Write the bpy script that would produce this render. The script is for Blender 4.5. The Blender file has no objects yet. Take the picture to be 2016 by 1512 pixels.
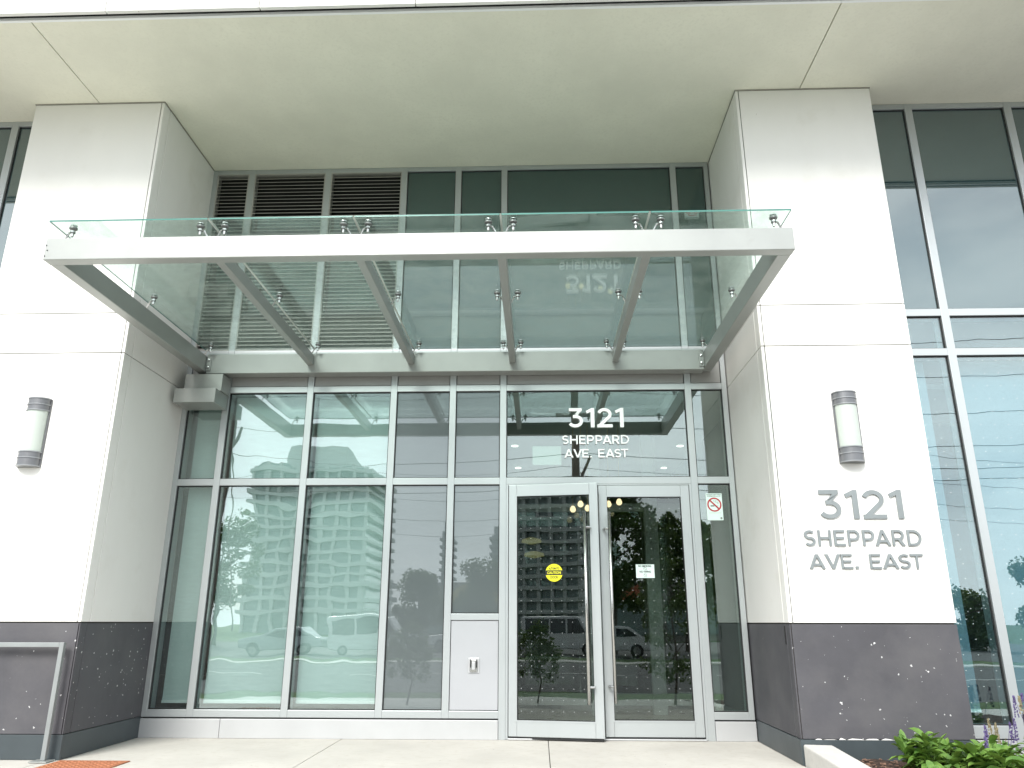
import bpy, bmesh, math, random
from mathutils import Vector, Matrix
R=math.radians; PI=math.pi
S=bpy.context.scene; COL=S.collection
# ---------------------------------------------------------------- camera
cam=bpy.data.cameras.new('camera'); co=bpy.data.objects.new('camera',cam); COL.objects.link(co); S.camera=co
def camera():
    yaw,pi,ro=-.0337,.3026,.0015
    F=Vector((math.sin(yaw)*math.cos(pi),math.cos(yaw)*math.cos(pi),math.sin(pi)))
    X=Vector((math.cos(yaw),-math.sin(yaw),0)); U=X.cross(F)
    X2=math.cos(ro)*X+math.sin(ro)*U; U2=-math.sin(ro)*X+math.cos(ro)*U
    M=Matrix((X2,U2,-F)).transposed().to_4x4(); M.translation=Vector((.2172,-7.6237,1.024))
    co.matrix_world=M
camera()
cam.sensor_width=36; cam.lens=1504.65*36/2016; cam.clip_start=.05; cam.clip_end=2000
# ---------------------------------------------------------------- sky, sun, exposure
SUN_EL,SUN_AZ=R(41),R(196)      # azimuth clockwise from +Y: the sun stands behind the camera, a little left
W=bpy.data.worlds.new('World'); S.world=W; W.use_nodes=True
nt=W.node_tree; nt.nodes.clear()
wo=nt.nodes.new('ShaderNodeOutputWorld'); bg=nt.nodes.new('ShaderNodeBackground'); sky=nt.nodes.new('ShaderNodeTexSky')
sky.sky_type='NISHITA'; sky.sun_disc=False; sky.sun_elevation=SUN_EL; sky.sun_rotation=SUN_AZ; sky.dust_density=2; sky.air_density=1
tc=nt.nodes.new('ShaderNodeTexCoord'); mp=nt.nodes.new('ShaderNodeMapping'); mp.inputs['Scale'].default_value=(1.6,1.6,5)
no=nt.nodes.new('ShaderNodeTexNoise'); no.inputs['Scale'].default_value=1.7; no.inputs['Detail'].default_value=7; no.inputs['Roughness'].default_value=.55
r1=nt.nodes.new('ShaderNodeValToRGB'); r1.color_ramp.elements[0].position=.2; r1.color_ramp.elements[0].color=(.55,.55,.55,1); r1.color_ramp.elements[1].position=.5; r1.color_ramp.elements[1].color=(.97,.97,.97,1)
r2=nt.nodes.new('ShaderNodeValToRGB'); r2.color_ramp.elements[0].position=.3; r2.color_ramp.elements[0].color=(7.6,8.2,8.9,1); r2.color_ramp.elements[1].position=.72; r2.color_ramp.elements[1].color=(12.2,12.5,12.8,1)
mx=nt.nodes.new('ShaderNodeMix'); mx.data_type='RGBA'
nt.links.new(tc.outputs['Generated'],mp.inputs[0]); nt.links.new(mp.outputs[0],no.inputs[0])
nt.links.new(no.outputs[0],r1.inputs[0]); nt.links.new(no.outputs[0],r2.inputs[0])
nt.links.new(r1.outputs[0],mx.inputs[0]); nt.links.new(sky.outputs[0],mx.inputs[6]); nt.links.new(r2.outputs[0],mx.inputs[7])
nt.links.new(mx.outputs[2],bg.inputs[0]); bg.inputs[1].default_value=.10; nt.links.new(bg.outputs[0],wo.inputs[0])
sl=bpy.data.lights.new('sun','SUN'); sl.energy=2.1; sl.angle=R(22); sl.color=(1,.97,.92)
so=bpy.data.objects.new('sun',sl); COL.objects.link(so)
sd=Vector((math.sin(SUN_AZ)*math.cos(SUN_EL),math.cos(SUN_AZ)*math.cos(SUN_EL),math.sin(SUN_EL)))
so.rotation_euler=sd.to_track_quat('Z','Y').to_euler()
S.view_settings.view_transform='Standard'; S.view_settings.look='None'; S.view_settings.gamma=1; S.view_settings.exposure=1.05
S.view_settings.use_curve_mapping=False
S.render.engine='CYCLES'
c=S.cycles; c.max_bounces=10; c.diffuse_bounces=5; c.glossy_bounces=5; c.transmission_bounces=6; c.transparent_max_bounces=32
c.use_denoising=True; c.caustics_reflective=False; c.caustics_refractive=False; c.sample_clamp_indirect=6
# ---------------------------------------------------------------- helpers
def tag(o,label=None,cat=None,group=None,kind=None):
    if label:o['label']=label
    if cat:o['category']=cat
    if group:o['group']=group
    if kind:o['kind']=kind
    return o
def empty(name,loc,label,cat,group=None,rz=0):
    o=bpy.data.objects.new(name,None); COL.objects.link(o); o.location=loc; o.rotation_euler=(0,0,rz); o.empty_display_size=.1
    bpy.context.view_layer.update()
    return tag(o,label,cat,group)
class MB:
    """collects shapes in world coordinates; build() links them as one mesh object, local to its parent"""
    def __init__(s): s.b=bmesh.new()
    def box(s,x0,x1,y0,y1,z0,z1,M=None):
        v=[s.b.verts.new(p) for p in ((x0,y0,z0),(x1,y0,z0),(x1,y1,z0),(x0,y1,z0),(x0,y0,z1),(x1,y0,z1),(x1,y1,z1),(x0,y1,z1))]
        if M is not None:
            for q in v:q.co=M@q.co
        for f in ((0,3,2,1),(4,5,6,7),(0,1,5,4),(1,2,6,5),(2,3,7,6),(3,0,4,7)): s.b.faces.new([v[i] for i in f])
        return s
    def tube(s,pts,r,n=8,cap=True):
        pts=[Vector(p) for p in pts]; rings=[]; rr=r if isinstance(r,(list,tuple)) else [r]*len(pts)
        for i,p in enumerate(pts):
            d=(pts[min(i+1,len(pts)-1)]-pts[max(i-1,0)]).normalized()
            a=d.cross(Vector((0,0,1)) if abs(d.z)<.9 else Vector((1,0,0))).normalized(); b_=d.cross(a)
            rings.append([s.b.verts.new(p+rr[i]*(math.cos(2*PI*k/n)*a+math.sin(2*PI*k/n)*b_)) for k in range(n)])
        for i in range(len(rings)-1):
            for k in range(n):
                s.b.faces.new((rings[i][k],rings[i][(k+1)%n],rings[i+1][(k+1)%n],rings[i+1][k]))
        if cap:
            s.b.faces.new(rings[0][::-1]); s.b.faces.new(rings[-1])
        return s
    def lathe(s,prof,c,n=20,a0=0,a1=2*PI,M=None):
        full=abs(a1-a0-2*PI)<1e-6; m=n if full else n+1; rings=[]
        for r,z in prof:
            ring=[]
            for k in range(m):
                a=a0+(a1-a0)*k/n; p=Vector((r*math.cos(a),r*math.sin(a),z))
                if M is not None:p=M@p
                ring.append(s.b.verts.new(p+Vector(c)))
            rings.append(ring)
        for i in range(len(rings)-1):
            for k in range(m if full else m-1):
                s.b.faces.new((rings[i][k],rings[i][(k+1)%m],rings[i+1][(k+1)%m],rings[i+1][k]))
        if prof[0][0]>1e-5: s.b.faces.new(rings[0][::-1])
        if prof[-1][0]>1e-5: s.b.faces.new(rings[-1])
        return s
    def poly(s,pts,y0,y1):
        """polygon in the xz plane extruded from y0 (front) to y1"""
        a=[s.b.verts.new((p[0],y0,p[1])) for p in pts]; b=[s.b.verts.new((p[0],y1,p[1])) for p in pts]
        s.b.faces.new(a); s.b.faces.new(b[::-1]); n=len(pts)
        for i in range(n): s.b.faces.new((a[i],b[i],b[(i+1)%n],a[(i+1)%n]))
        return s
    def prism(s,pts,z0,z1):
        a=[s.b.verts.new((p[0],p[1],z0)) for p in pts]; b=[s.b.verts.new((p[0],p[1],z1)) for p in pts]
        s.b.faces.new(a[::-1]); s.b.faces.new(b); n=len(pts)
        for i in range(n): s.b.faces.new((a[i],a[(i+1)%n],b[(i+1)%n],b[i]))
        return s
    def face(s,pts): s.b.faces.new([s.b.verts.new(p) for p in pts]); return s
    def build(s,name,mat,parent=None,bevel=0,smooth=False,seg=2,origin=None,normals=True):
        if normals: bmesh.ops.recalc_face_normals(s.b,faces=s.b.faces)
        m=bpy.data.meshes.new(name)
        if origin is not None: bmesh.ops.translate(s.b,verts=s.b.verts,vec=-Vector(origin))
        s.b.to_mesh(m); s.b.free(); m.materials.append(mat)
        if smooth:
            for p in m.polygons:p.use_smooth=True
        o=bpy.data.objects.new(name,m); COL.objects.link(o)
        if origin is not None:o.location=origin
        if parent is not None:
            o.parent=parent; o.matrix_parent_inverse=parent.matrix_world.inverted()
        if bevel:
            b=o.modifiers.new('bevel','BEVEL'); b.width=bevel; b.segments=seg; b.limit_method='ANGLE'; b.angle_limit=R(40)
            b.harden_normals=False
        bpy.context.view_layer.update()
        return o
def copytree(o,parent=None):
    c_=o.copy(); COL.objects.link(c_)
    if parent is not None:c_.parent=parent
    for ch in list(o.children): copytree(ch,c_)
    return c_
# ---------------------------------------------------------------- materials
def mat(name):
    m=bpy.data.materials.new(name); m.use_nodes=True; n=m.node_tree; n.nodes.clear()
    o=n.nodes.new('ShaderNodeOutputMaterial'); return m,n,o
def node(n,t,**k):
    x=n.nodes.new(t)
    for a,b in k.items():
        if a[:2]=='i_': x.inputs[a[2:].replace('_',' ')].default_value=b
        else: setattr(x,a,b)
    return x
def math_(n,op,a,b=None,clamp=False):
    x=n.nodes.new('ShaderNodeMath'); x.operation=op; x.use_clamp=clamp
    for i,v in enumerate((a,b)):
        if v is None:continue
        if isinstance(v,(int,float)): x.inputs[i].default_value=v
        else: n.links.new(v,x.inputs[i])
    return x.outputs[0]
def noise(n,coord,scale,detail=4,rough=.5,stretch=None):
    if stretch:
        mp_=n.nodes.new('ShaderNodeMapping'); mp_.inputs['Scale'].default_value=stretch; n.links.new(coord,mp_.inputs[0]); coord=mp_.outputs[0]
    t=n.nodes.new('ShaderNodeTexNoise'); t.inputs['Scale'].default_value=scale; t.inputs['Detail'].default_value=detail; t.inputs['Roughness'].default_value=rough
    n.links.new(coord,t.inputs[0]); return t.outputs[0]
def ramp(n,fac,stops):
    r=n.nodes.new('ShaderNodeValToRGB'); e=r.color_ramp.elements
    while len(e)<len(stops): e.new(.5)
    for i,(p,c_) in enumerate(stops): e[i].position=p; e[i].color=(c_,c_,c_,1) if isinstance(c_,(int,float)) else (*c_,1)
    n.links.new(fac,r.inputs[0]); return r.outputs[0]
def mixc(n,f,a,b):
    x=n.nodes.new('ShaderNodeMix'); x.data_type='RGBA'
    for i,v in ((0,f),(6,a),(7,b)):
        if isinstance(v,(int,float)): x.inputs[i].default_value=v
        elif isinstance(v,tuple): x.inputs[i].default_value=(*v,1)
        else:n.links.new(v,x.inputs[i])
    return x.outputs[2]
def objc(n): return n.nodes.new('ShaderNodeTexCoord').outputs['Object']
def geo(n): return n.nodes.new('ShaderNodeNewGeometry').outputs['Position']
def bump(n,h,strength,dist):
    b=n.nodes.new('ShaderNodeBump'); b.inputs['Strength'].default_value=strength; b.inputs['Distance'].default_value=dist
    n.links.new(h,b.inputs['Height']); return b.outputs[0]
def surf(name,col,rough=.6,metal=0,var=.06,vscale=3,bumps=None,spec=None,spots=None,coat=0,vary2=None,stretch=None):
    m,n,o=mat(name); p=n.nodes.new('ShaderNodeBsdfPrincipled'); g=geo(n)
    f=noise(n,g,vscale,6,.6,stretch)
    lo=tuple(max(0,x*(1-var*2)) for x in col); hi=tuple(x*(1+var) for x in col)
    cc=mixc(n,ramp(n,f,[(.3,0),(.7,1)]),lo,hi)
    if vary2:
        f2=noise(n,g,vary2[0],5,.6); cc=mixc(n,ramp(n,f2,[(vary2[2],0),(vary2[3],1)]),cc,vary2[1])
    if spots:   # (scale, threshold, colour)
        for sc,th,scol in spots:
            v=n.nodes.new('ShaderNodeTexVoronoi'); v.inputs['Scale'].default_value=sc; v.inputs['Randomness'].default_value=1
            dn=n.nodes.new('ShaderNodeTexNoise'); dn.inputs['Scale'].default_value=sc*1.7; dn.inputs['Detail'].default_value=3; n.links.new(g,dn.inputs[0])
            va=n.nodes.new('ShaderNodeVectorMath'); va.operation='MULTIPLY_ADD'; n.links.new(dn.outputs['Color'],va.inputs[0]); va.inputs[1].default_value=(.9/sc,)*3; n.links.new(g,va.inputs[2]); n.links.new(va.outputs[0],v.inputs[0])
            sp=n.nodes.new('ShaderNodeSeparateColor'); n.links.new(v.outputs['Color'],sp.inputs[0])
            big=math_(n,'POWER',sp.outputs[0],27.0)
            rad=math_(n,'MULTIPLY',big,th); k=math_(n,'LESS_THAN',v.outputs['Distance'],rad)
            cc=mixc(n,k,cc,scol)
    n.links.new(cc,p.inputs['Base Color']); p.inputs['Metallic'].default_value=metal
    rr=ramp(n,noise(n,g,vscale*1.3,2),[(.3,max(0,rough-.03)),(.7,min(1,rough+.03))]); n.links.new(rr,p.inputs['Roughness'])
    if spec is not None:p.inputs['Specular IOR Level'].default_value=spec
    if coat:p.inputs['Coat Weight'].default_value=coat
    if bumps:
        n.links.new(bump(n,noise(n,g,bumps[0],4,.6),bumps[1],bumps[2]),p.inputs['Normal'])
    n.links.new(p.outputs[0],o.inputs[0]); return m
def glass(name,tint,r0,dots=0,wave=.6,dirt=0,veil=0,veilcol=(.5,.55,.53),edge=None):
    """clear coated pane: Schlick reflection over a tinted see-through pane"""
    m,n,o=mat(name); g=n.nodes.new('ShaderNodeNewGeometry')
    d=n.nodes.new('ShaderNodeVectorMath'); d.operation='DOT_PRODUCT'; n.links.new(g.outputs['Normal'],d.inputs[0]); n.links.new(g.outputs['Incoming'],d.inputs[1])
    cth=math_(n,'ABSOLUTE',d.outputs['Value']); f=math_(n,'POWER',math_(n,'SUBTRACT',1,cth,True),5)
    fr=math_(n,'ADD',math_(n,'MULTIPLY',f,1-r0),r0,True)
    tr=node(n,'ShaderNodeBsdfTransparent'); tr.inputs[0].default_value=(*tint,1)
    gl=node(n,'ShaderNodeBsdfGlossy'); gl.inputs['Roughness'].default_value=0; gl.inputs[0].default_value=(.93,1,.99,1)
    if wave:
        wv=noise(n,g.outputs['Position'],1.6,2,.4); n.links.new(bump(n,wv,wave,.004),gl.inputs['Normal'])
    ms=node(n,'ShaderNodeMixShader'); n.links.new(fr,ms.inputs[0]); n.links.new(tr.outputs[0],ms.inputs[1]); n.links.new(gl.outputs[0],ms.inputs[2])
    out=ms.outputs[0]
    if veil or dirt:
        df=node(n,'ShaderNodeBsdfDiffuse'); df.inputs[0].default_value=(*veilcol,1)
        m2=node(n,'ShaderNodeMixShader')
        if dirt:
            nn=noise(n,g.outputs['Position'],7,8,.7,(1,1,.5)); n.links.new(ramp(n,nn,[(.35,veil),(.8,veil+dirt)]),m2.inputs[0])
        else: m2.inputs[0].default_value=veil
        n.links.new(out,m2.inputs[1]); n.links.new(df.outputs[0],m2.inputs[2]); out=m2.outputs[0]
    if dots:
        sx=n.nodes.new('ShaderNodeSeparateXYZ'); n.links.new(objc(n),sx.inputs[0]); q=[]
        for i in (0,2):
            a=math_(n,'FRACT',math_(n,'DIVIDE',sx.outputs[i],dots)); a=math_(n,'MULTIPLY',math_(n,'SUBTRACT',a,.5),dots); q.append(math_(n,'MULTIPLY',a,a))
        k=math_(n,'LESS_THAN',math_(n,'ADD',q[0],q[1]),.0025**2)
        df=node(n,'ShaderNodeBsdfDiffuse'); df.inputs[0].default_value=(.62,.66,.65,1)
        m3=node(n,'ShaderNodeMixShader'); n.links.new(k,m3.inputs[0]); n.links.new(out,m3.inputs[1]); n.links.new(df.outputs[0],m3.inputs[2]); out=m3.outputs[0]
    n.links.new(out,o.inputs[0]); return m
def spandrel(name,col,r0,rough=.0,wave=.12):
    """opaque back-painted glass"""
    m,n,o=mat(name); g=n.nodes.new('ShaderNodeNewGeometry')
    d=n.nodes.new('ShaderNodeVectorMath'); d.operation='DOT_PRODUCT'; n.links.new(g.outputs['Normal'],d.inputs[0]); n.links.new(g.outputs['Incoming'],d.inputs[1])
    cth=math_(n,'ABSOLUTE',d.outputs['Value']); f=math_(n,'POWER',math_(n,'SUBTRACT',1,cth,True),5)
    fr=math_(n,'ADD',math_(n,'MULTIPLY',f,1-r0),r0,True)
    df=node(n,'ShaderNodeBsdfDiffuse')
    nn=noise(n,g.outputs['Position'],1.3,3); n.links.new(mixc(n,nn,tuple(x*.93 for x in col),tuple(x*1.07 for x in col)),df.inputs[0])
    gl=node(n,'ShaderNodeBsdfGlossy'); gl.inputs['Roughness'].default_value=rough; gl.inputs[0].default_value=(.92,1,1,1)
    n.links.new(bump(n,noise(n,g.outputs['Position'],1.2,2,.4),wave,.004),gl.inputs['Normal'])
    ms=node(n,'ShaderNodeMixShader'); n.links.new(fr,ms.inputs[0]); n.links.new(df.outputs[0],ms.inputs[1]); n.links.new(gl.outputs[0],ms.inputs[2])
    n.links.new(ms.outputs[0],o.inputs[0]); return m
def emit(name,col,s):
    m,n,o=mat(name); e=node(n,'ShaderNodeEmission'); e.inputs[0].default_value=(*col,1); e.inputs[1].default_value=s; n.links.new(e.outputs[0],o.inputs[0]); return m

M={}
M['plaster']=surf('painted_precast',(.80,.795,.765),.75,var=.025,vscale=1.1,bumps=(60,.25,.002),vary2=(1.7,(.70,.685,.635),.56,.85),stretch=(1,1,.35),spots=[(7,.05,(.22,.2,.18)),(15,.10,(.45,.43,.38))])
M['soffit']=surf('soffit_stucco',(.80,.79,.675),.9,var=.035,vscale=1.6,bumps=(140,.6,.004),vary2=(34,(.74,.73,.62),.5,.8))
M['sealant']=surf('sealant',(.30,.29,.25),.7,vscale=8)
M['groove']=surf('groove_shadow_backing',(.07,.066,.06),.9,vscale=8)
M['stone']=surf('charcoal_precast',(.070,.069,.078),.62,var=.10,vscale=1.8,bumps=(45,.3,.002),vary2=(2.1,(.100,.097,.102),.45,.8),
    spots=[(46,.40,(.5,.5,.5)),(16,.20,(.72,.72,.72))])
M['darkmetal']=surf('dark_flashing',(.060,.075,.082),.42,metal=.2,var=.08,vscale=3)
M['alu']=surf('anodised_aluminium',(.46,.49,.495),.40,metal=.5,var=.02,vscale=1.5,stretch=(1,1,.2))
M['alu2']=surf('aluminium_infill_panel',(.50,.51,.515),.42,metal=.35,var=.03,vscale=2)
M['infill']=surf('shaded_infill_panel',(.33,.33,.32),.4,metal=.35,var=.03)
M['panel']=surf('pale_infill_panel',(.41,.42,.44),.4,metal=.1,var=.02,vscale=2)
M['paint']=surf('grey_canopy_paint',(.33,.345,.33),.36,metal=.3,var=.035,vscale=2.5,vary2=(9,(.29,.30,.28),.64,.9))
M['railgrey']=surf('weathered_rail_paint',(.27,.29,.29),.45,metal=.3,var=.06)
M['gasket']=surf('black_gasket',(.012,.013,.013),.6)
M['louver']=surf('louvre_blade',(.44,.43,.40),.5,metal=.25,var=.08,vscale=4)
M['dark']=surf('dark_cavity',(.01,.011,.011),.9)
M['seal']=surf('pale_silicone',(.62,.66,.62),.5)
M['steel']=surf('stainless_steel',(.62,.62,.61),.22,metal=1,var=.04,vscale=12)
M['bolt']=surf('dull_steel',(.24,.24,.24),.4,metal=.8,vscale=12)
M['sconce']=surf('sconce_grey_metal',(.17,.175,.185),.4,metal=.5,var=.05,vscale=8)
M['ring']=surf('sconce_ring_metal',(.28,.29,.30),.35,metal=.5)
M['diffuser']=surf('white_acrylic',(.46,.51,.47),.35,var=.02)
M['signgrey']=surf('brushed_grey_letter',(.23,.255,.26),.42,metal=.25,var=.05,vscale=9)
M['white']=surf('white_vinyl',(.86,.87,.87),.5,var=.01)
M['blindr']=surf('woven_blind_blue',(.17,.225,.26),.9,var=.05,vscale=50)
M['blind']=surf('woven_blind',(.56,.62,.605),.9,var=.05,vscale=55,stretch=(.12,1,1),vary2=(1.2,(.47,.54,.52),.45,.8))
M['blindbar']=surf('blind_bar',(.7,.72,.7),.5)
M['fixplate']=surf('white_cast_cover',(.55,.56,.57),.3,metal=.3)
M['redsign']=surf('red_print',(.42,.02,.035),.5); M['black']=surf('black_print',(.012,.012,.012),.5)
M['yellow']=surf('yellow_print',(.85,.80,.015),.45,var=.01); M['mint']=surf('pale_sticker',(.66,.78,.74),.5,var=.01)
M['paper']=surf('paper',(.50,.50,.50),.8,var=.01)
M['tile']=surf('lobby_floor_tile',(.30,.25,.20),.3,var=.06,vscale=3)
M['iwall']=surf('lobby_wall',(.22,.23,.225),.8,var=.03); M['iceil']=surf('lobby_ceiling',(.42,.45,.46),.8,var=.02)
M['idark']=surf('lobby_dark_wall',(.03,.028,.022),.7,var=.1,vscale=2); M['wood']=surf('wood_floor',(.16,.085,.045),.4,var=.15,vscale=6,stretch=(.2,4,1))
M['gold']=surf('gold_shade',(.62,.45,.16),.35,metal=.6); M['goldlit']=emit('lit_gold_shade',(.70,.50,.20),.22)
M['iframe']=surf('inner_frame_metal',(.36,.38,.37),.4,metal=.3)
M['g_can']=glass('canopy_glass',(.90,.965,.945),.07,wave=.3,dirt=.20,veil=.03,veilcol=(.58,.68,.63))
M['g_can_edge']=surf('glass_edge',(.06,.19,.16),.15)
M['g_blind']=glass('tinted_pane',(.90,.97,.96),.18,wave=.55)
M['g_clear']=glass('clear_pane',(.80,.89,.85),.17,wave=.12)
M['g_door']=glass('door_pane',(.74,.79,.77),.08,dots=.098,wave=.22)
M['g_dot']=glass('dotted_pane',(.80,.93,.95),.16,dots=.12,wave=.3)
M['g_inner']=glass('inner_pane',(.8,.9,.86),.05,wave=0)
M['frost']=spandrel('grey_backpainted_glass',(.125,.145,.15),.13)
M['spand']=spandrel('green_spandrel_glass',(.024,.056,.052),.11)
M['spand_side']=spandrel('grey_spandrel_glass',(.030,.060,.064),.20)
M['concrete']=surf('pavement_concrete',(.55,.53,.485),.85,var=.07,vscale=1.3,bumps=(80,.35,.003),vary2=(14,(.46,.43,.37),.52,.85),spots=[(26,.16,(.12,.10,.08)),(9,.07,(.3,.28,.25))])
M['curb']=surf('planter_concrete',(.60,.585,.55),.85,var=.07,vscale=6,bumps=(70,.6,.004),spots=[(60,.12,(.3,.28,.25))])
M['mulch']=surf('mulch',(.075,.045,.032),.95,var=.4,vscale=40,bumps=(60,1,.03))
M['asphalt']=surf('asphalt',(.10,.10,.10),.9,var=.1,vscale=3,bumps=(120,.5,.003)); M['sidewalk']=surf('sidewalk',(.52,.51,.48),.9)
M['grass']=surf('lawn_grass',(.07,.12,.035),.95,var=.3,vscale=8)
M['linewhite']=surf('road_paint',(.7,.7,.68),.8)
M['tactile']=surf('orange_tactile',(.40,.155,.075),.7,var=.1,vscale=9)
def leafmat(name,c1,c2):
    m,n,o=mat(name); g=geo(n); cc=mixc(n,ramp(n,noise(n,g,14,3),[(.35,0),(.65,1)]),c1,c2)
    p=n.nodes.new('ShaderNodeBsdfPrincipled'); n.links.new(cc,p.inputs['Base Color']); p.inputs['Roughness'].default_value=.5
    t=n.nodes.new('ShaderNodeBsdfTranslucent'); n.links.new(mixc(n,.5,cc,(.25,.35,.05)),t.inputs[0])
    ms=n.nodes.new('ShaderNodeMixShader'); ms.inputs[0].default_value=.25; n.links.new(p.outputs[0],ms.inputs[1]); n.links.new(t.outputs[0],ms.inputs[2]); n.links.new(ms.outputs[0],o.inputs[0]); return m
M['leaf']=leafmat('salvia_leaf',(.085,.19,.035),(.20,.34,.07)); M['dleaf']=leafmat('tree_leaf',(.022,.048,.012),(.055,.10,.025))
M['dry']=surf('dry_stem',(.23,.20,.12),.8); M['purple']=surf('purple_flower',(.11,.08,.21),.7,var=.2,vscale=60); M['bark']=surf('bark',(.09,.07,.055),.9,bumps=(20,.8,.02))
M['bwall']=surf('tower_concrete',(.44,.46,.45),.9); M['bwall2']=surf('far_tower',(.26,.28,.29),.9); M['bglass']=surf('tower_glass',(.17,.23,.22),.15)
M['carwhite']=surf('white_car_paint',(.50,.51,.52),.25,coat=.5,var=.01); M['cargrey']=surf('grey_car_paint',(.25,.27,.29),.25,coat=.6,var=.01); M['carglass']=surf('car_glass',(.02,.025,.03),.08)
M['tyre']=surf('tyre_rubber',(.02,.02,.02),.8); M['pole']=surf('weathered_pole',(.12,.10,.085),.9); M['shop']=surf('shop_wall',(.24,.24,.22),.9); M['signyellow']=surf('sign_yellow',(.45,.38,.16),.6); M['signred']=surf('sign_red',(.40,.12,.05),.6)
M['lampwarm']=emit('warm_bulb',(1,.74,.45),1.3); M['downlight']=emit('downlight',(1,.95,.85),2.2)

# ================================================================ measured layout (metres)
ML=[-3.052,-2.162,-1.277,-.656,-.130,1.782]; L0,R0=-3.507,2.181; MW=.033
ZS=6.037; YC=-1.2255; YW=-.965
CL=(-4.833,-3.508); CR=(2.196,3.497)
BR='street entrance'
# ---------------------------------------------------------------- building mass: soffit, upper floors
soffit=empty('soffit',(0,-1.2,ZS),'cream stucco soffit slab over the recessed entrance, crossed by two thin joints','soffit')
b=MB()
for x0,x1 in ((-16,-4.186),(-4.176,2.820),(2.830,16)): b.box(x0,x1,-2.36,.6,ZS,ZS+.02)
b.build('soffit_board',M['soffit'],soffit,bevel=.002,seg=1)
MB().box(-16,16,-2.35,.6,ZS+.021,ZS+.05).build('joint_backing',M['sealant'],soffit)
MB().box(-16,16,-2.385,-2.3605,ZS-.042,ZS-.012).build('drip_edge',M['white'],soffit,bevel=.002)
up=empty('upper_storeys',(0,-2,ZS+.1),'white cladding panels of the storey overhanging the entrance soffit','building')
MB().box(-16,16,-2.424,-2.362,ZS-.008,ZS+.09).build('recess_backing',M['dark'],up)
xs=[-16,-12.6,-8.9,-5.5,-3.44,-2.11,-.778,1.9,4.9,8.2,11.9,16]
for i in range(len(xs)-1):
    MB().box(xs[i]+.004,xs[i+1]-.004,-2.462,-2.426,ZS-.034,ZS+14).build('cladding_panel',M['plaster'],up,bevel=.003)
MB().box(-15.9,15.9,-2.42,12,ZS+.1,ZS+14).build('wall_core',M['groove'],up)
# ---------------------------------------------------------------- pillars
def pillar(x0,x1,inner,label):
    """inner: +1 when the side seen from the door is at x1, -1 when at x0"""
    t=empty('pillar',((x0+x1)/2,YC/2,0),label,'pillar','white pillars beside the entrance')
    g=.008
    MB().box(x0+.014,x1-.014,YC+.014,.3,.1,ZS-.002).build('pillar_core',M['groove'],t)
    rows=[(1.026,3.350),(3.358,3.739),(3.747,ZS-.012)]
    up_=MB()
    e=x1 if inner>0 else x0; s=-inner
    for z0,z1 in rows:
        fx=sorted((e+s*.034,(x0 if inner>0 else x1)))
        up_.box(fx[0],fx[1],YC,YC+.013,z0,z1)                       # broad front panel
        a=sorted((e,e+s*.027)); up_.box(a[0],a[1],YC,YC+.013,z0,z1)     # narrow corner strip, front
        a=sorted((e,e+s*.013))
        up_.box(a[0],a[1],YC+.0131,YC+.126,z0,z1); up_.box(a[0],a[1],YC+.134,.28,z0,z1)
        o_=x0 if inner>0 else x1; a=sorted((o_,o_-s*.013)); up_.box(a[0],a[1],YC+.0131,.28,z0,z1)
    up_.build('upper_cladding',M['plaster'],t,bevel=.003)
    st=MB(); z0,z1=.185,1.014
    fx=sorted((e+s*.016,(x0 if inner>0 else x1))); st.box(fx[0],fx[1],YC,YC+.013,z0,z1)
    a=sorted((e,e+s*.010)); st.box(a[0],a[1],YC,YC+.013,z0,z1)
    a=sorted((e,e+s*.013)); st.box(a[0],a[1],YC+.0131,YC+.094,z0,z1); st.box(a[0],a[1],YC+.099,.28,z0,z1)
    o_=x0 if inner>0 else x1; a=sorted((o_,o_-s*.013)); st.box(a[0],a[1],YC+.0131,.28,z0,z1)
    st.build('stone_base',M['stone'],t,bevel=.003)
    bt=MB(); a=sorted((e+inner*.006,(x0 if inner>0 else x1)-inner*.006))
    bt.box(a[0],a[1],YC-.006,YC+.02,.002,.181)
    a=sorted((e+inner*.006,e-inner*.012)); bt.box(a[0],a[1],YC+.0205,.0,.002,.181)
    bt.build('base_flashing',M['darkmetal'],t,bevel=.002)
    se=MB(); se.box(x0-.006,x1+.006,YC-.008,YC+.02,ZS-.011,ZS-.001); a=sorted((e+inner*.006,e-inner*.012)); se.box(a[0],a[1],YC+.0205,.0,ZS-.011,ZS-.001)
    se.build('sealant_bead',M['sealant'],t)
    return t
pl=pillar(*CL,1,'white pillar left of the entrance, charcoal base with a metal rail before it')
pr=pillar(*CR,-1,'white pillar right of the entrance carrying the grey raised street address')
MB().box(CR[0]-.006,CR[0]-.001,YC+.118,YC+.132,.86,1.0).build('dark_clip',M['black'],pr,bevel=.001)
random.seed(3); k=MB(); x=2.30
while x<2.98:
    w=random.uniform(.02,.16); k.poly([(x,.1815),(x+w,.1815),(x+w*.8,.1835+random.random()*.008),(x+w*.3,.184+random.random()*.012)],YC-.0082,YC-.0068); x+=w*random.uniform(.95,1.15)
k.build('paint_drips',M['plaster'],pr)
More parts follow.
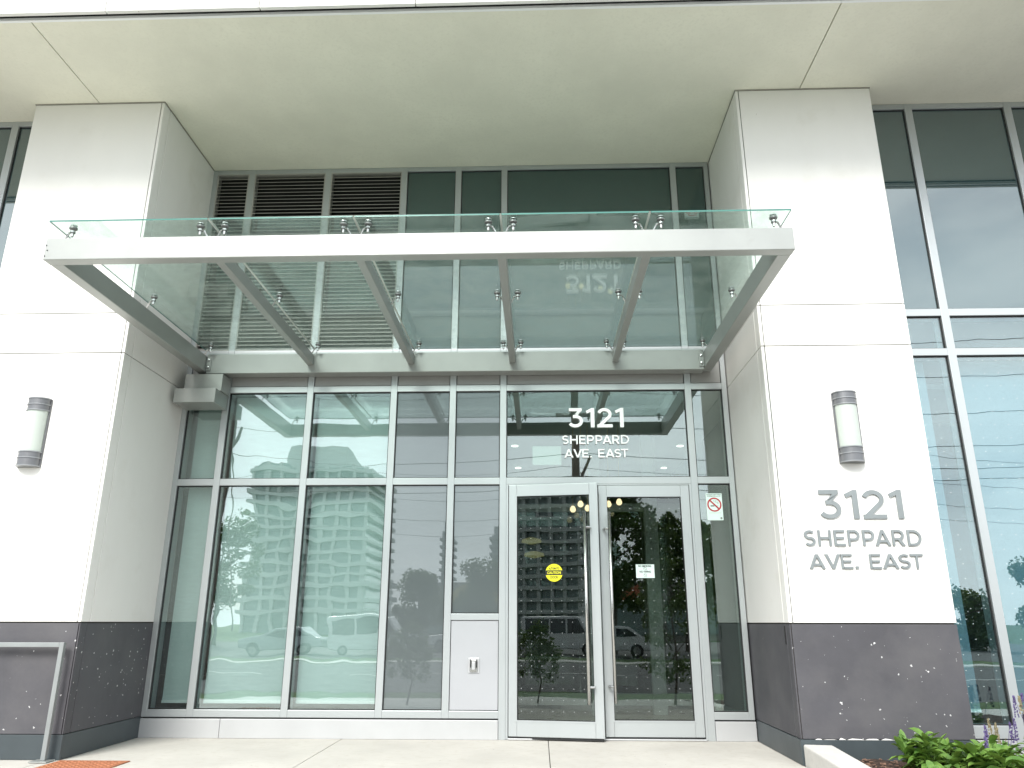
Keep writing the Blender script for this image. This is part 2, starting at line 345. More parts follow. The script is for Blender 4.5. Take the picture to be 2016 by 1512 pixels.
# ---------------------------------------------------------------- curtain walls
def frame_ring(b,x0,x1,z0,z1,y0,y1,w):
    b.box(x0,x0+w,y0,y1,z0,z1); b.box(x1-w,x1,y0,y1,z0,z1); b.box(x0+w,x1-w,y0,y1,z0,z0+w); b.box(x0+w,x1-w,y0,y1,z1-w,z1)
def pane(t,x0,x1,z0,z1,m,y=0,name='glass_pane',origin=False):
    gb=MB(); frame_ring(gb,x0,x1,z0,z1,y+.022,y+.045,.009); gk=gb.build('gasket',M['gasket'],t)
    o=MB().box(x0+.004,x1-.004,y+.030,y+.038,z0+.004,z1-.004).build(name,m,t)
    gk.parent=o; gk.matrix_parent_inverse=o.matrix_world.inverted()
    return o
cw=empty('curtain_wall',((L0+R0)/2,0,0),'glazed wall round the double door, with louvres over its three left bays','curtain wall')
edges=[L0]+ML+[R0]
def opening(i): # clear opening of bay i
    a=L0+.05 if i==0 else ML[i-1]+MW; b_=R0-.05 if i==6 else ML[i]-MW
    return a,b_
MB().box(L0,L0+.05,0,.16,.179,ZS-.003).build('side_frame',M['alu'],cw,bevel=.003)
MB().box(R0-.05,R0,0,.16,.179,ZS-.003).build('side_frame',M['alu'],cw,bevel=.003)
for i,x in enumerate(ML):
    MB().box(x-MW,x+MW,0,.16,(.179 if i<4 else .0),ZS-.003).build('mullion',M['alu'],cw,bevel=.003)
def rail(i,z0,z1,m='alu',name='transom',y0=.001):
    a,b_=opening(i); return MB().box(a,b_,y0,.15,z0,z1).build(name,M[m],cw,bevel=.003)
for i in range(7):
    a,b_=opening(i)
    rail(i,ZS-.055,ZS-.004,name='head_rail')
    rail(i,3.742,3.806); rail(i,3.333,3.398); rail(i,2.351,2.419)
    if i!=5: rail(i,.179,.244,name='sill_rail')
    # upper row
    if i<3:
        lv=MB(); z=3.83
        while z<ZS-.075:
            lv.face([(a+.012,.012,z),(b_-.012,.012,z),(b_-.012,.085,z+.044),(a+.012,.085,z+.044)])
            lv.face([(a+.012,.012,z-.007),(b_-.012,.012,z-.007),(b_-.012,.012,z),(a+.012,.012,z)])
            z+=.0445
        lp=lv.build('louvre_panel',M['louver'],cw,normals=False)
        fb=MB(); frame_ring(fb,a,b_,3.806,ZS-.055,.004,.09,.012); fb.build('louvre_frame',M['louver'],lp)
        MB().box(a,b_,.10,.12,3.806,ZS-.055).build('cavity_back',M['dark'],lp)
    else: pane(cw,a,b_,3.806,ZS-.055,M['spand'])
    # infill row under the canopy beam
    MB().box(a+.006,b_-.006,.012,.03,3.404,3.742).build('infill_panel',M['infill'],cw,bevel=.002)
    MB().box(a,b_,.032,.05,3.398,3.742).build('panel_backing',M['dark'],cw)
    # transom row
    mt={0:'g_blind',1:'g_blind',2:'g_blind',3:'frost',4:'frost',5:'g_clear',6:'g_clear'}[i]
    pane(cw,a,b_,2.419,3.333,M[mt])
    if i==4:
        rail(4,1.046,1.106); pane(cw,a,b_,1.106,2.351,M['frost'])
        MB().box(a+.005,b_-.005,.012,.03,.25,1.041).build('solid_panel',M['panel'],cw,bevel=.002)
        MB().box(a,b_,.032,.05,.244,1.046).build('panel_backing',M['dark'],cw)
    elif i!=5: pane(cw,a,b_,.244,2.351,M[mt])
MB().box(L0+.02,ML[4]-MW-.002,.004,.1,.168,.1785).build('shadow_gap',M['dark'],cw)
MB().box(ML[5]+MW+.002,R0-.004,.004,.1,.168,.1785).build('shadow_gap',M['dark'],cw)
MB().box(L0-.004,-2.75,-.012,.1,.001,.166).build('base_flashing',M['alu2'],cw,bevel=.003)
MB().box(-2.747,ML[4]-MW-.002,-.012,.1,.001,.166).build('base_flashing',M['alu2'],cw,bevel=.003)
MB().box(ML[5]+MW+.002,R0+.003,-.012,.1,.001,.166).build('base_flashing',M['alu2'],cw,bevel=.003)
# door frame in bay 5
da,db=opening(5)
fb=MB(); fb.box(da,da+.022,.004,.12,.003,2.351); fb.box(db-.022,db,.004,.12,.003,2.351); fb.box(da+.022,db-.022,.004,.12,2.338,2.351)
fb.build('door_frame',M['alu'],cw,bevel=.002)
MB().box(da+.022,db-.022,-.02,.14,.0035,.016).build('door_threshold',M['alu2'],cw,bevel=.003)
# side walls
def side_wall(x0,x1,verts,label):
    t=empty('curtain_wall',((x0+x1)/2,YW,0),label,'curtain wall')
    y=YW; v=[x0]+verts+[x1]
    for k,x in enumerate(verts): MB().box(x-.037,x+.037,y,y+.16,.1,ZS-.003).build('mullion',M['alu'],t,bevel=.003)
    for k in range(len(v)-1):
        a=v[k]+(.037 if k else 0); b_=v[k+1]-(.037 if k<len(v)-2 else 0)
        if b_-a<.05: continue
        for z0,z1,nm in ((ZS-.06,ZS-.004,'head_rail'),(3.728,3.798,'transom'),(3.342,3.41,'transom'),(.16,.255,'sill_rail')):
            MB().box(a,b_,y+.001,y+.15,z0,z1).build(nm,M['alu'],t,bevel=.003)
        pane(t,a,b_,3.798,ZS-.06,M['spand_side'],y); pane(t,a,b_,3.41,3.728,M['g_dot'],y); pane(t,a,b_,.255,3.342,M['g_dot'],y)
    MB().box(x0,x1,y+.01,y+.12,.01,.15).build('base_flashing',M['alu2'],t,bevel=.003)
    return t
side_wall(CR[1]+.001,12,[3.985,4.965,5.95,7.2,8.4,9.6,10.8],'glazed wall to the right of the address pillar, above the flower bed')
side_wall(-12,CL[0]-.001,[-11,-9.9,-8.8,-7.7,-6.7,-5.95,-5.215],'sliver of glazed wall at the left edge behind the white pillar')
# ---------------------------------------------------------------- doors
def door(name,x0,x1,zt,label,mirror,rot=0,st0=.08,st1=.08,handle_x=0):
    hx=x0 if mirror else x1
    t=empty(name,(hx,.0,.0),label,'door','glass double door leaves')
    b=MB(); zb=.03; y0,y1=.0,.045
    b.box(x0,x0+st0,y0,y1,zb,zt); b.box(x1-st1,x1,y0,y1,zb,zt); b.box(x0+st0,x1-st1,y0,y1,zb,.168); b.box(x0+st0,x1-st1,y0,y1,zt-.112,zt)
    fr=b.build('door_leaf_frame',M['alu'],t,bevel=.004)
    gb=MB(); frame_ring(gb,x0+st0,x1-st1,.168,zt-.112,.012,.034,.008); gb.build('gasket',M['gasket'],fr)
    gb=MB(); frame_ring(gb,x0+st0-.012,x1-st1+.012,.156,zt-.100,-.003,-.0005,.014); gb.build('glazing_bead',M['alu'],fr)
    MB().box(x0+.01,x1-.01,.012,.033,.008,.029).build('door_sweep',M['gasket'],fr)
    MB().box(x0+st0+.002,x1-st1-.002,.018,.028,.170,zt-.114).build('glass_pane',M['g_door'],t)
    h=MB().tube([(handle_x,-.085,.32),(handle_x,-.085,2.06)],.0155,16).build('pull_handle',M['steel'],t,smooth=True)
    s=1 if mirror else -1
    for z in (.465,1.90):
        MB().tube([(handle_x,-.085,z),(handle_x+s*.045,-.06,z),(handle_x+s*.05,.0,z)],.011,10).build('handle_bracket',M['steel'],h)
    if rot: t.rotation_euler=(0,0,rot)
    bpy.context.view_layer.update()
    return t
dL=door('glass_door',-.070,.812,2.341,'left leaf of the entrance door, standing ajar with the round yellow caution sticker',True,rot=0,handle_x=.685)
dR=door('glass_door',.822,1.722,2.334,'right leaf of the entrance door, shut, with the small white sticker',False,st1=.085,handle_x=.912)
def text_mesh(txt,size,name,m,parent,center,wid=None,y=0,depth=.0006,font_scale_x=1):
    cu=bpy.data.curves.new(name,'FONT'); cu.body=txt; cu.size=size; cu.align_x='CENTER'; cu.align_y='CENTER'; cu.extrude=depth; cu.offset=size*.028; cu.resolution_u=3
    o=bpy.data.objects.new(name,cu); COL.objects.link(o); bpy.context.view_layer.update()
    me=bpy.data.meshes.new_from_object(o.evaluated_get(bpy.context.evaluated_depsgraph_get()))
    bpy.data.objects.remove(o)
    xs_=[v.co.x for v in me.vertices]; w=max(xs_)-min(xs_); ys_=[v.co.y for v in me.vertices]; cy=(max(ys_)+min(ys_))/2
    k=(wid/w) if wid else 1
    for v in me.vertices: v.co=Vector((v.co.x*k*font_scale_x,-v.co.z,(v.co.y-cy)))
    me.materials.clear(); me.materials.append(m)
    ob=bpy.data.objects.new(name,me); COL.objects.link(ob); ob.location=(center[0],y,center[1])
    if parent: bpy.context.view_layer.update(); ob.parent=parent; ob.matrix_parent_inverse=parent.matrix_world.inverted()
    return ob
def disc(b,cx,cz,r,y0,y1,n=32,ri=0):
    if ri==0: b.poly([(cx+r*math.cos(2*PI*k/n),cz+r*math.sin(2*PI*k/n)) for k in range(n)],y0,y1)
    else:
        for k in range(n):
            a0,a1=2*PI*k/n,2*PI*(k+1)/n
            b.poly([(cx+ri*math.cos(a0),cz+ri*math.sin(a0)),(cx+r*math.cos(a0),cz+r*math.sin(a0)),(cx+r*math.cos(a1),cz+r*math.sin(a1)),(cx+ri*math.cos(a1),cz+ri*math.sin(a1))],y0,y1)
    return b
# caution sticker on the left leaf
c_=empty('caution_sticker',(.372,.0,1.483),'round yellow sticker reading AUTOMATIC CAUTION DOOR on the ajar door glass','sticker')
disc(MB(),.372,1.483,.083,.0155,.0172,40).build('sticker_disc',M['yellow'],c_)
MB().poly([(.372+.083*math.cos(a),1.483+.083*math.sin(a)) for a in [R(q) for q in (-16,-8,0,8,16,164,172,180,188,196)]],.0148,.0153).build('black_band',M['black'],c_)
text_mesh('CAUTION',.034,'lettering',M['yellow'],c_,(.372,1.483),.132,.0140,.0003)
text_mesh('AUTOMATIC',.030,'lettering',M['black'],c_,(.372,1.523),.104,.0148,.0003)
text_mesh('DOOR',.034,'lettering',M['black'],c_,(.372,1.440),.074,.0148,.0003)
for o in (dL,c_):     # both swing about the hinge
    pass
ang=R(-8.3); hinge=Vector((-.070,0,0)); RM=Matrix.Translation(hinge)@Matrix.Rotation(ang,4,'Z')@Matrix.Translation(-hinge)
for o in (dL,c_): o.matrix_world=RM@o.matrix_world
# small white notice on the right leaf
n_=empty('notice_sticker',(1.252,.014,1.5),'small pale sticker reading NO SMOKING NO VAPING on the shut door glass','sticker')
MB().box(1.164,1.341,.0155,.0172,1.437,1.565).build('sticker_sheet',M['mint'],n_)
text_mesh('NO SMOKING',.026,'lettering',M['black'],n_,(1.25,1.549),.125,.0148,.0003); text_mesh('NO VAPING',.026,'lettering',M['black'],n_,(1.252,1.496),.108,.0148,.0003)
for z in (1.524,1.463):
    k=MB(); disc(k,1.252,z,.016,.0148,.0153,20,.013); k.box(-.014,.014,.0146,.0152,-.0015,.0015,Matrix.Translation((1.252,0,z))@Matrix.Rotation(R(45),4,'Y')); k.build('prohibition_ring',M['bolt'],n_)
# tall no smoking sticker on the side pane
n_=empty('no_smoking_sign',(1.97,.02,2.12),'tall pale sticker with a red no smoking ring on the narrow right pane','sign')
MB().box(1.889,2.047,.0265,.0285,1.989,2.254).build('sticker_sheet',M['mint'],n_)
k=MB(); disc(k,1.968,2.143,.070,.0255,.0262,48,.056); k.build('red_ring',M['redsign'],n_)
MB().box(-.060,.060,.0246,.0252,-.0075,.0075,Matrix.Translation((1.968,0,2.143))@Matrix.Rotation(R(45),4,'Y')).build('red_bar',M['redsign'],n_)
k=MB(); k.box(1.930,1.966,.0257,.0262,2.125,2.135); k.build('cigarette',M['black'],n_)
k=MB()
for (x,z,r_) in ((1.973,2.180,.011),(1.990,2.172,.010),(2.003,2.158,.008)): disc(k,x,z,r_,.0257,.0260,16,r_-.0022)
k.box(1.985,2.008,.0257,.0262,2.130,2.133); k.build('smoke_curl',M['bolt'],n_)
text_mesh('No Smoking within 9 metres',.012,'lettering',M['black'],n_,(1.968,2.241),.14,.0258,.0003); text_mesh('of building entrance or exit',.012,'lettering',M['black'],n_,(1.968,2.227),.13,.0258,.0003)
k=MB(); k.box(1.91,2.03,.0257,.0262,2.060,2.062); disc(k,2.027,2.010,.010,.0257,.0262,14); k.build('small_print',M['bolt'],n_)
# ---------------------------------------------------------------- raised lettering (own stroke glyphs)
T=.150
def arc(cx,cz,rx,rz,a0,a1,n=18): return [(cx+rx*math.cos(R(a0+(a1-a0)*k/n)),cz+rz*math.sin(R(a0+(a1-a0)*k/n))) for k in range(n+1)]
def ribbon(b,pts,w,y0,y1):
    P=[Vector(p) for p in pts]; L=[];Q=[]
    for i,p in enumerate(P):
        if i==0:d=(P[1]-P[0]).normalized(); nrm=Vector((-d.y,d.x)); k=1
        elif i==len(P)-1:d=(P[-1]-P[-2]).normalized(); nrm=Vector((-d.y,d.x)); k=1
        else:
            d1=(P[i]-P[i-1]).normalized(); d2=(P[i+1]-P[i]).normalized(); d=(d1+d2).normalized(); nrm=Vector((-d.y,d.x)); k=1/max(.35,nrm.dot(Vector((-d1.y,d1.x))))
        L.append(p+nrm*w/2*k); Q.append(p-nrm*w/2*k)
    for i in range(len(P)-1): b.poly([L[i],L[i+1],Q[i+1],Q[i]],y0,y1)
h=T/2
def glyph(c):
    "width, list of strokes ('r' ribbon / 'p' polygon)"
    if c=='H': return .78,[('r',[(h,0),(h,1)]),('r',[(.78-h,0),(.78-h,1)]),('r',[(T,.5),(.78-T,.5)])]
    if c=='E': return .66,[('r',[(h,0),(h,1)]),('r',[(T,1-h*.92),(.65,1-h*.92)]),('r',[(T,.5),(.59,.5)]),('r',[(T,h*.92),(.66,h*.92)])]
    if c=='P': return .71,[('r',[(h,0),(h,1)]),('r',[(T,1-h*.92)]+arc(.37,.665,.71-.37-h,.335-h*.92,90,-90)+[(T,.33+h*.92)])]
    if c=='R': return .74,[('r',[(h,0),(h,1)]),('r',[(T,1-h*.92)]+arc(.38,.675,.71-.38-h,.325-h*.92,90,-90)+[(T,.35+h*.92)]),('p',[(.30,.40),(.55,0),(.745,0),(.48,.40)])]
    if c=='D': return .82,[('r',[(h,0),(h,1)]),('r',[(T,1-h*.92)]+arc(.33,.5,.82-.33-h,.5-h*.92,90,-90,26)+[(T,h*.92)])]
    if c=='A': return .90,[('p',[(0,0),(.175,0),(.527,1),(.373,1)]),('p',[(.90,0),(.725,0),(.373,1),(.527,1)]),('r',[(.20,.28),(.70,.28)])]
    if c=='V': return .88,[('p',[(0,1),(.175,1),(.514,0),(.366,0)]),('p',[(.88,1),(.705,1),(.366,0),(.514,0)])]
    if c=='T': return .72,[('r',[(0,1-h*.92),(.72,1-h*.92)]),('r',[(.36,0),(.36,1-T*.92)])]
    if c=='S': w=.66; ry=(1-T)/4; return w,[('r',arc(w/2,1-h-ry,w/2-h,ry,35,270,22)[:-1]+arc(w/2,h+ry,w/2-h,ry,90,-145,22))]
    if c=='.': return .17,[('p',[(0,0),(.17,0),(.17,.17),(0,.17)])]
    if c=='1': return .40,[('p',[(0,.86),(.27,1),(.40,1),(.40,0),(.225,0),(.225,.81),(.04,.725)])]
    if c=='2': return .72,[('r',arc(.345,.675,.27,.245,162,-38,24)+[(.135,.115)]),('r',[(.0,h*.95),(.72,h*.95)])]
    if c=='3': return .72,[('r',[(.05,1-h*.95),(.66,1-h*.95)]),('p',[(.66,1),(.66,.875),(.42,.60),(.235,.60),(.235,.56),(.455,.848)]),('r',[(.24,.565)]+arc(.345,.325,.29,.245,88,-150,26))]
    return .36,[]
def lettering(txt,x0,x1,z0,z1,y0,y1,m,parent,gap=.15):
    kern=[gap-(.13 if p+q in ('PA','AV','VE','AS','ST') else .06 if 'A' in p+q else .03 if p=='1' or q=='1' else 0) for p,q in zip(txt,txt[1:])]+[0]
    tot=sum(glyph(c)[0] for c in txt)+sum(kern); k=(x1-x0)/tot; hz=z1-z0; x=0
    for c,kn in zip(txt,kern):
        w,st=glyph(c)
        if st:
            b=MB()
            for i,(kind,p) in enumerate(st):
                p=[(x0+(x+a)*k,z0+q*hz) for a,q in p]
                yy=y0-.0005*i
                if kind=='r': ribbon(b,p,T*hz,yy,y1)
                else: b.poly(p,yy,y1)
            b.build('digit' if c.isdigit() else 'letter',m,parent,origin=(x0+(x+w/2)*k,y1,z0))
        x+=w+kn
a_=empty('address_sign',(2.86,YC-.01,1.75),'raised grey letters reading 3121 SHEPPARD AVE. EAST on the white pillar','sign')
ya,yb=YC-.015,YC-.001
lettering('3121',2.527,3.212,1.839,2.076,ya,yb,M['signgrey'],a_,.16)
lettering('SHEPPARD',2.383,3.322,1.622,1.748,ya,yb,M['signgrey'],a_)
lettering('AVE. EAST',2.402,3.310,1.441,1.556,ya,yb,M['signgrey'],a_,.14)
a_=empty('address_sign',(.82,.02,2.88),'white letters reading 3121 SHEPPARD AVE. EAST on the glass over the doors','sign')
lettering('3121',.537,1.108,2.937,3.140,.008,.0295,M['white'],a_,.16)
lettering('SHEPPARD',.474,1.153,2.762,2.852,.008,.0295,M['white'],a_)
lettering('AVE. EAST',.494,1.140,2.622,2.708,.008,.0295,M['white'],a_,.14)
# ---------------------------------------------------------------- canopy
cn=empty('entrance_canopy',(-.65,0,3.5),'projecting grey steel canopy with five glass panels over the entrance','canopy')
CX0,CX1,CYF=-3.338,2.034,-2.743; RX=[-2.14,-1.085,-.03,1.03]
MB().box(CX0,CX1,CYF,CYF+.092,3.517,3.690).build('front_beam',M['paint'],cn,bevel=.006,seg=3)
MB().box(CX0+.002,CX0+.098,CYF+.094,-.02,3.519,3.690).build('side_beam',M['paint'],cn,bevel=.005,seg=3)
MB().box(CX1-.098,CX1-.002,CYF+.094,-.02,3.519,3.690).build('side_beam',M['paint'],cn,bevel=.005,seg=3)
MB().box(CX0+.10,CX1-.10,-.150,-.004,3.500,3.712).build('rear_beam',M['paint'],cn,bevel=.006,seg=3)
for x in RX: MB().box(x-.032,x+.032,CYF+.094,-.152,3.586,3.694).build('rafter',M['paint'],cn,bevel=.005,seg=3)
for x,s in ((CX0+.10,1),(CX1-.10,-1)):
    k=MB(); k.box(min(x,x+s*.05),max(x,x+s*.05),-.162,-.152,3.53,3.68)
    pk=k.build('end_plate',M['paint'],cn,bevel=.002)
    for z in (3.565,3.645): MB().lathe([(0,0),(.013,.001),(.013,.010),(.006,.012),(0,.012)],(x+s*.025,-.162,z),8,M=Matrix.Rotation(R(90),3,'X')).build('bolt',M['steel'],pk)
for x,s in ((CX0+.02,1),(CX1-.02,-1)):
    pass
for dz in (.03,.075,.115): MB().lathe([(0,0),(.005,0),(.005,.002),(0,.002)],(CX0+.010+ (.012 if dz==.075 else 0),CYF-.0005,3.517+dz),8,M=Matrix.Rotation(R(90),3,'X')).build('screw_hole',M['dark'],cn)
GZF,GZR=3.797,3.790
def gz(y): return GZR+(GZF-GZR)*(y+.03)/(-2.79+.03)
joints=[-3.31]+RX+[2.02]
for x in RX:
    k=MB(); k.face([(x-.0065,-2.789,gz(-2.789)+.001),(x+.0065,-2.789,gz(-2.789)+.001),(x+.0065,-.031,gz(-.031)+.001),(x-.0065,-.031,gz(-.031)+.001)])
    k.face([(x-.0065,-2.789,gz(-2.789)+.012),(x+.0065,-2.789,gz(-2.789)+.012),(x+.0065,-.031,gz(-.031)+.012),(x-.0065,-.031,gz(-.031)+.012)])
    k.build('joint_seal',M['seal'],cn)
for i in range(5):
    a=joints[i]+(.007 if i else 0); b_=joints[i+1]-(.007 if i<4 else 0); ys=(-2.79,-.03)
    k=MB(); v=[k.b.verts.new(p) for p in [(a,ys[0],gz(ys[0])),(b_,ys[0],gz(ys[0])),(b_,ys[1],gz(ys[1])),(a,ys[1],gz(ys[1]))]]; k.b.faces.new(v)
    v2=[k.b.verts.new(q.co+Vector((0,0,.013))) for q in v]; k.b.faces.new(v2[::-1])
    gp=k.build('glass_panel',M['g_can'],cn)
    e=MB(); q=[Vector(p) for p in [(a,ys[0],gz(ys[0])),(b_,ys[0],gz(ys[0])),(b_,ys[1],gz(ys[1])),(a,ys[1],gz(ys[1]))]]
    for j in ((0,)+((3,) if i==0 else ())+((1,) if i==4 else ())):
        p0,p1=q[j],q[(j+1)%4]; e.face([p0,p1,p1+Vector((0,0,.013)),p0+Vector((0,0,.013))])
    e.build('glass_edge',M['g_can_edge'],gp)
def fitting(x,y,sx):
    z=gz(y); k=MB()
    k.lathe([(0,-.014),(.022,-.014),(.026,-.010),(.026,-.006),(.022,-.004),(.026,-.002),(.026,0),(0,0)],(x,y,z-.001),16)
    k.lathe([(0,-.075),(.007,-.075),(.010,-.070),(.010,-.045),(.017,-.042),(.017,-.028),(.009,-.026),(.009,-.014)],(x,y,z-.001),12)
    t_=Vector((x+sx*.062,y,3.688)) if abs(sx)<2 else None
    k.tube([(x,y,z-.036),(x+sx*.030,y+.006,z-.040),(x+sx*.075,y+.02,3.675)],[.0085,.0075,.006],8)
    k.lathe([(0,.013),(.024,.013),(.024,.018),(.018,.022),(0,.022)],(x,y,z),14)
    ft=k.build('glass_fitting',M['steel'],cn,smooth=False)
    MB().lathe([(0,-.016),(.026,-.015),(.0285,-.011),(.0285,-.002),(0,-.0015)],(x,y,z),16).build('clamp_disc',M['bolt'],ft)
    MB().lathe([(0,-.046),(.0185,-.045),(.0185,-.040),(0,-.0395)],(x,y,z),12).build('lock_nut',M['bolt'],ft)
for y in (-2.70,-1.46,-.22):
    fitting(CX0+.155,y,-1); fitting(CX1-.115,y,1)
    for x in RX: fitting(x-.092,y,1); fitting(x+.088,y,-1)
# ---------------------------------------------------------------- sconces
def sconce(xc,label):
    t=empty('wall_sconce',(xc,YC,2.6),label,'wall lamp','half-round wall lamps on the pillars')
    z0,z1=2.300,2.910; H_=z1-z0; w=.100
    def half(prof,m,name,sy=.9):
        k=MB(); k.lathe(prof,(0,0,0),20,a0=PI,a1=2*PI)
        for v in k.b.verts: v.co=Vector((v.co.x+xc,v.co.y*sy+YC-.012,v.co.z))
        # close back
        return k.build(name,m,t,smooth=False)
    MB().box(xc-.104,xc+.104,YC-.011,YC-.001,z0,z1).build('back_plate',M['sconce'],t,bevel=.002)
    half([(.091,z0+H_*.215),(.091,z1-H_*.175)],M['diffuser'],'diffuser')
    for a,b_ in ((z0+.004,z0+H_*.215),(z1-H_*.175,z1-.004)):
        half([(.0,a),(.095,a),(.095,b_),(.0,b_)],M['sconce'],'end_cap')
    for f in (.0,.09,.175,.785,.87,.985):
        z=z1-H_*f
        half([(.090,z-.0065),(.101,z-.0065),(.101,z+.0025),(.090,z+.0025)],M['ring'],'ring')
    for s in (-1,1): MB().box(xc+s*.0985-.004,xc+s*.0985+.004,YC-.018,YC-.0112,z0+.01,z1-.01).build('side_rail',M['sconce'],t)
    return t
sconce(-4.187,'half-round grey and white wall lamp on the plain left pillar')
sconce(2.851,'half-round grey and white wall lamp above the raised address letters')
# ---------------------------------------------------------------- box by the canopy, outlet
t=empty('equipment_housing',(-3.25,-.15,3.3),'stepped grey metal housing tucked under the left rear corner of the canopy','housing')
MB().box(-3.405,-3.015,-.230,-.014,3.290,3.470).build('upper_box',M['paint'],t,bevel=.004)
MB().box(-3.452,-3.028,-.330,-.014,3.140,3.288).build('lower_box',M['paint'],t,bevel=.004)
MB().lathe([(0,-.01),(.035,-.01),(.035,.02),(0,.02)],(-3.455,-.17,3.20),14,M=Matrix.Rotation(R(90),3,'Y')).build('side_knob',M['bolt'],t)
t=empty('power_outlet',(-.396,.01,.64),'small chrome outlet cover on the pale solid panel left of the doors','outlet')
MB().box(-.448,-.344,.003,.0115,.572,.706).build('cover_plate',M['fixplate'],t,bevel=.003)
MB().box(-.432,-.360,-.014,.0025,.584,.694).build('cover_body',M['steel'],t,bevel=.008,seg=3)
MB().box(-.412,-.380,-.030,-.0145,.60,.675).build('lever',M['fixplate'],t,bevel=.007,seg=3)
MB().box(-.428,-.417,-.020,-.0145,.62,.690).build('hinge_slot',M['black'],t,bevel=.002); MB().box(-.375,-.364,-.020,-.0145,.62,.690).build('hinge_slot',M['black'],t,bevel=.002)
# ---------------------------------------------------------------- railing at the left pillar
t=empty('metal_rail',(-4.1,-1.30,0),'square grey metal guard rail standing in front of the left pillar base','railing')
k=MB(); k.box(-3.600,-3.564,-1.318,-1.282,.012,.868); k.box(-5.2,-3.6005,-1.317,-1.283,.832,.867); k.build('rail_frame',M['railgrey'],t,bevel=.003)
MB().box(-3.66,-3.52,-1.37,-1.25,.004,.0115).build('base_plate',M['paint'],t,bevel=.002)
k=MB(); k.box(-5.2,-5.157,-1.322,-1.278,.0125,.825); k.build('post',M['paint'],t,bevel=.003)
# ---------------------------------------------------------------- ground
def gstruct(name,b,m,bevel=0): return tag(b.build(name,m,bevel=bevel),kind='structure')
cuts=[-3.58,-1.60,.295,2.20]; ycuts=[-2.55]
k=MB(); yy=[.0,-2.6,-5.2,-7.4]; zz=[0,0,-.30,-.55]
xe=[-16,-9,-6.2]+cuts+[5.2,8.5,16]
k=MB()
for j in range(len(yy)-1):
    for i in range(len(xe)-1):
        x0,x1=xe[i]+.0035,xe[i+1]-.0035
        if xe[i]>=2.19 and j<3: continue
        ya_,yb_=yy[j]-.0035,yy[j+1]+.0035
        if j==0: ya_=.12
        top=[(x0,ya_,zz[j]),(x1,ya_,zz[j]),(x1,yb_,zz[j+1]),(x0,yb_,zz[j+1])]
        a=[k.b.verts.new(p) for p in top]; c2=[k.b.verts.new((p[0],p[1],p[2]-.1)) for p in top]
        k.b.faces.new(a); 
        for q in range(4): k.b.faces.new((a[q],c2[q],c2[(q+1)%4],a[(q+1)%4]))
gstruct('paved_forecourt',k,M['concrete'])
k=MB(); k.face([(-16,.12,-.012),(2.2,.12,-.012),(2.2,-2.6,-.012),(-16,-2.6,-.012)]); k.face([(-16,-2.6,-.012),(2.2,-2.6,-.012),(2.2,-7.4,-.562),(-16,-7.4,-.562)])
gstruct('joint_filler',k,M['groove'])
gstruct('ground',MB().box(-400,400,-600,-7.4,-.95,-.60),M['grass'])
gstruct('sidewalk',MB().box(-80,80,-10.2,-7.41,-.61,-.55),M['sidewalk'])
gstruct('road',MB().box(-300,300,-26,-12.2,-.62,-.595),M['asphalt'])
gstruct('far_sidewalk',MB().box(-80,80,-27.6,-26.2,-.62,-.56),M['sidewalk'])
gstruct('parking_lot',MB().box(-60,50,-62,-31,-.62,-.594),M['asphalt'])
k=MB()
for i in range(-20,20): k.box(i*6,i*6+3,-19.2,-19.05,-.5949,-.591)
gstruct('road_marking',k,M['linewhite'])
# building floor slab / ground under
gstruct('slab',MB().box(-16,16,-.94,13,-.3,-.02),M['groove'])
# tactile paving
k=MB(); k.box(-3.47,-2.925,-2.45,-1.262,.0015,.008)
x=-3.44
while x<-2.94:
    y=-2.42
    while y<-1.28:
        k.lathe([(.013,0),(.009,.005),(0,.005)],(x,y,.008),8); y+=.052
    x+=.052
tp=k.build('tactile_paving',M['tactile']); tag(tp,'orange tactile paving slab with domes beside the left pillar','paving')
# planter curb
cb=MB(); pts=[(2.205,YC-.007),(2.205,-3.2),(2.30,-3.8),(2.6,-4.25)]; 
inn=[(2.425,YC-.007),(2.425,-3.1),(2.49,-3.6),(2.75,-4.0)]; zt_=[.150,.05,.0,-.05]
va=[cb.b.verts.new((p[0],p[1],z)) for p,z in zip(pts,zt_)]; vb=[cb.b.verts.new((p[0],p[1],z-.004)) for p,z in zip(inn,zt_)]
vc=[cb.b.verts.new((p[0],p[1],-.4)) for p in pts]; vd=[cb.b.verts.new((p[0],p[1],-.4)) for p in inn]
for i in range(3):
    cb.b.faces.new((va[i],va[i+1],vb[i+1],vb[i])); cb.b.faces.new((va[i],vc[i],vc[i+1],va[i+1])); cb.b.faces.new((vb[i],vb[i+1],vd[i+1],vd[i]))
cb.b.faces.new((va[0],vb[0],vd[0],vc[0])); cb.b.faces.new((va[3],vc[3],vd[3],vb[3]))
tag(cb.build('planter_curb',M['curb'],bevel=.014,seg=3),'low pale concrete curb edging the flower bed at the foot of the right pillar','curb')
k=MB(); N=60; random.seed(5)
gx=[[k.b.verts.new((2.41+9.6*(i/N)**1.6,-.96-4.0*j/24 ,.045-.14*(j/24)**1.5+random.uniform(-.012,.012))) for j in range(25)] for i in range(N+1)]
for i in range(N):
    for j in range(24): k.b.faces.new((gx[i][j],gx[i+1][j],gx[i+1][j+1],gx[i][j+1]))
bed=k.build('flower_bed',M['mulch']); tag(bed,kind='structure')
k=MB()
